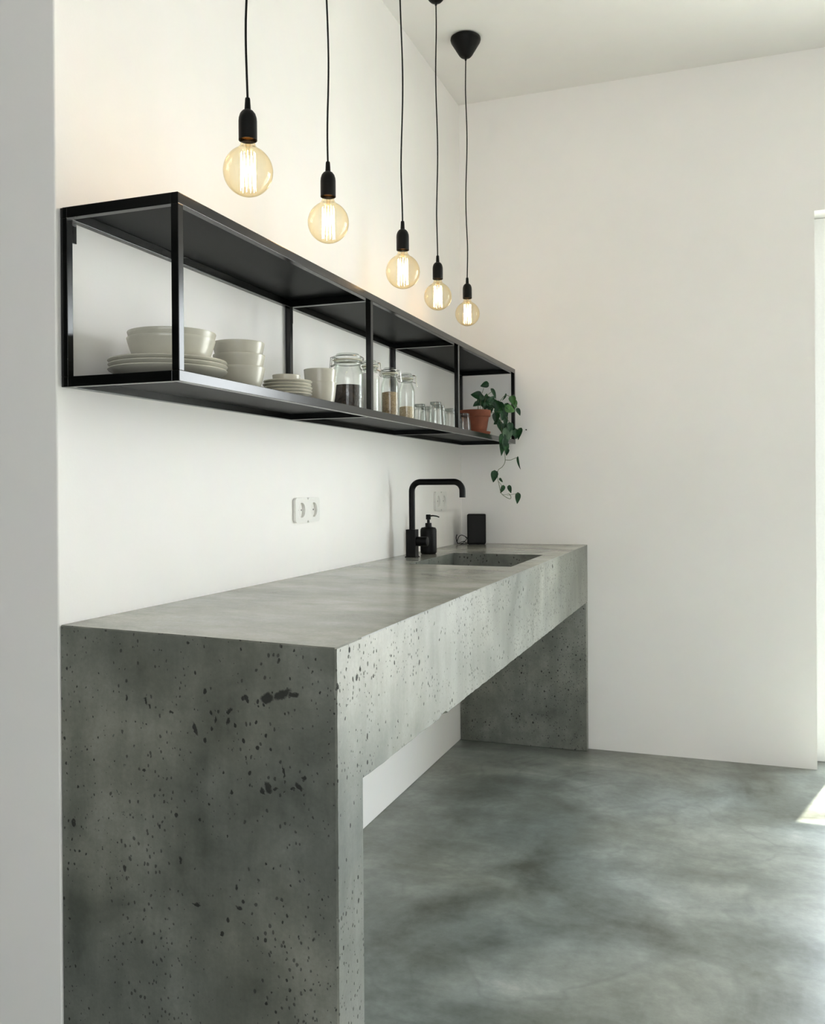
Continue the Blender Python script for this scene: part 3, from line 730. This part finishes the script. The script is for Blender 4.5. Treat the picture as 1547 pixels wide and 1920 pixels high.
# ------------------------------------------------------------------ pendant lamps
def build_lamp(label, bx, by, bz, seed, group='bare-bulb pendant lamps in a row above the shelf'):
    rnd = random.Random(seed)
    t = thing('pendant_lamp', label, 'pendant lamp', (bx, by, CH), 0, group)
    Z = bz-CH
    MB().lathe([(0,0),(.053,0),(.0585,-.004),(.0595,-.010),(.0575,-.018),(.026,-.070),(.020,-.0765),(.012,-.080),(.0045,-.081),(.0038,-.090),(.0022,-.092),(0,-.092)], 56).build('ceiling_canopy', M_PLAST, t)
    top, bot = -.088, Z+.138
    pts = []; ph = rnd.random()*6; a1 = rnd.uniform(.0022,.0035); n = 60
    for i in range(n+1):
        u = i/n; w = min(1, u*6, (1-u)*6)
        pts.append((w*a1*sin(ph+u*11), w*a1*.7*cos(ph*1.3+u*9), top+(bot-top)*u))
    MB().tube(pts, .0023, 8).build('cord', M_PLAST, t)
    # holder: collar + domed socket, hollow below
    MB().lathe([(0,Z+.142),(.0046,Z+.1415),(.0052,Z+.138),(.0062,Z+.1195),(.0066,Z+.1185),(.0105,Z+.1165),(.0148,Z+.111),(.0172,Z+.1035),(.0178,Z+.097),
                (.0178,Z+.060),(.0165,Z+.0595),(.0158,Z+.062),(.0158,Z+.096),(0,Z+.098)], 44).build('lamp_holder', M_PLAST, t)
    bl = [(.0118,Z+.073),(.0124,Z+.064),(.0132,Z+.057),(.0150,Z+.0500),(.0185,Z+.0455)]
    r = .048; a0 = math.acos(.0225/r)
    for i in range(25):
        a = a0 - (a0+pi/2)*i/24; bl.append((r*cos(a), Z+r*sin(a)))
    bl[-1] = (0, Z-r)
    b = MB().lathe(bl, 56).build('bulb', M_BULB, t)
    MB().lathe([(0,Z+.094),(.008,Z+.093),(.0125,Z+.088),(.0122,Z+.070),(.0118,Z+.066),(0,Z+.066)], 32).build('screw_cap', M_BRASS, b)
    MB().lathe([(.006,Z+.064),(.0048,Z+.050),(.0035,Z+.040),(.0022,Z+.034),(.0015,Z+.010),(0,Z+.009)], 16).build('glass_stem', M_STEM, b)
    fm = MB(); ns = 12
    for k in range(ns):
        a = 2*pi*k/ns+seed; a2 = 2*pi*(k+.5)/ns+seed; a3 = 2*pi*(k+1)/ns+seed
        zt = Z+.0345+rnd.uniform(-.002,.002); zb = Z-.036+rnd.uniform(-.002,.002); r1, r2 = .0135, .0150
        fm.tube([(r1*cos(a),r1*sin(a),zt),(r2*cos(a2),r2*sin(a2),zb)], .00055, 4, caps=False)
        fm.tube([(r2*cos(a2),r2*sin(a2),zb),(r1*cos(a3),r1*sin(a3),zt)], .00055, 4, caps=False)
    fm.build('filament', M_FIL, b)
LMP = [(.309,1.513,1.770,'bare amber globe bulb pendant, nearest and lowest cut by the top of the photo'),
       (.301,1.891,1.777,'bare amber globe bulb pendant, second nearest in the row'),
       (.316,2.347,1.764,'bare amber globe bulb pendant, middle one of the five'),
       (.2225,2.945,1.821,'bare amber globe bulb pendant, second from the back wall'),
       (.206,3.365,1.838,'bare amber globe bulb pendant nearest the back wall, its whole black canopy visible')]
LMP[0] = LMP[0][:3] + ('bare amber globe bulb pendant nearest the camera, largest of the five',)
for i, (x, y, z, lb) in enumerate(LMP): build_lamp(lb, x, y, z, i+1)

# ------------------------------------------------------------------ light
w = bpy.data.worlds.new('sky'); SC.world = w; w.use_nodes = True
nt = w.node_tree; g = N(nt); nt.nodes.clear()
out = nt.nodes.new('ShaderNodeOutputWorld'); bg = nt.nodes.new('ShaderNodeBackground')
tc = g.n('ShaderNodeTexCoord'); sp_ = g.n('ShaderNodeSeparateXYZ'); g.link(tc.outputs['Generated'], sp_.inputs[0])
c = g.ramp(sp_.outputs[2], [(0, (.97,.97,1.0)), (.25, (.92,.95,1.0)), (.7, (.72,.84,1.0))])
SKY = 13.4   # bright hazy sky on the sun's side, dimmer behind the camera
g.link(c, bg.inputs[0]); g.link(g.mapr(sp_.outputs[1], -.25, .25, 4.6, SKY), bg.inputs[1])
g.link(bg.outputs[0], out.inputs[0])
sun = bpy.data.lights.new('sun', 'SUN'); sun.energy = 34; sun.angle = R(.6); sun.color = (1.0,.95,.86)
so = bpy.data.objects.new('sun', sun); COL.objects.link(so)
el = math.atan2(2.20, (4.13-3.317)/.962)
dirv = Vector((.149/.545*cos(el), .524/.545*cos(el), sin(el)))
so.rotation_euler = dirv.to_track_quat('Z', 'Y').to_euler(); so.location = (3, 9, 8)
pl = bpy.data.lights.new('door_portal', 'AREA'); pl.shape = 'RECTANGLE'; pl.size = dw-.04; pl.size_y = DH-.04; pl.cycles.is_portal = True
po = bpy.data.objects.new('door_portal', pl); COL.objects.link(po); po.location = ((DX0+DX1)/2, L+.185, DH/2); po.rotation_euler = (R(-90), 0, 0)

pl = bpy.data.lights.new('added_window_portal', 'AREA'); pl.shape = 'RECTANGLE'; pl.size = ww-.04; pl.size_y = wh-.04; pl.cycles.is_portal = True
po = bpy.data.objects.new('added_window_portal', pl); COL.objects.link(po); po.location = ((WX0+WX1)/2, YF-.205, (WZ0+WZ1)/2); po.rotation_euler = (R(90), 0, 0)

# ------------------------------------------------------------------ camera
cam = bpy.data.cameras.new('camera'); co = bpy.data.objects.new('camera', cam); COL.objects.link(co); SC.camera = co
f_ = 1669.18; yaw, pitch, roll = .3476, -.0032, -.0070
cam.sensor_fit = 'VERTICAL'; cam.sensor_height = 24; cam.lens = f_/1920*24; cam.shift_y = -40.3/1920; cam.clip_start = .02
fwd = Vector((-sin(yaw)*cos(pitch), cos(yaw)*cos(pitch), sin(pitch)))
r0 = Vector((cos(yaw), sin(yaw), 0)); u0 = r0.cross(fwd)
r1 = r0*cos(roll) + u0*sin(roll); u1 = u0*cos(roll) - r0*sin(roll)
co.matrix_world = Matrix(((r1.x,u1.x,-fwd.x,1.1905),(r1.y,u1.y,-fwd.y,0),(r1.z,u1.z,-fwd.z,1.1567),(0,0,0,1)))

vs_ = SC.view_settings; vs_.view_transform = 'Standard'; vs_.look = 'None'; vs_.gamma = 1; vs_.exposure = 0.06; vs_.use_curve_mapping = False
SC.cycles.max_bounces = 14; SC.cycles.diffuse_bounces = 8; SC.cycles.transparent_max_bounces = 32; SC.cycles.sample_clamp_indirect = 8
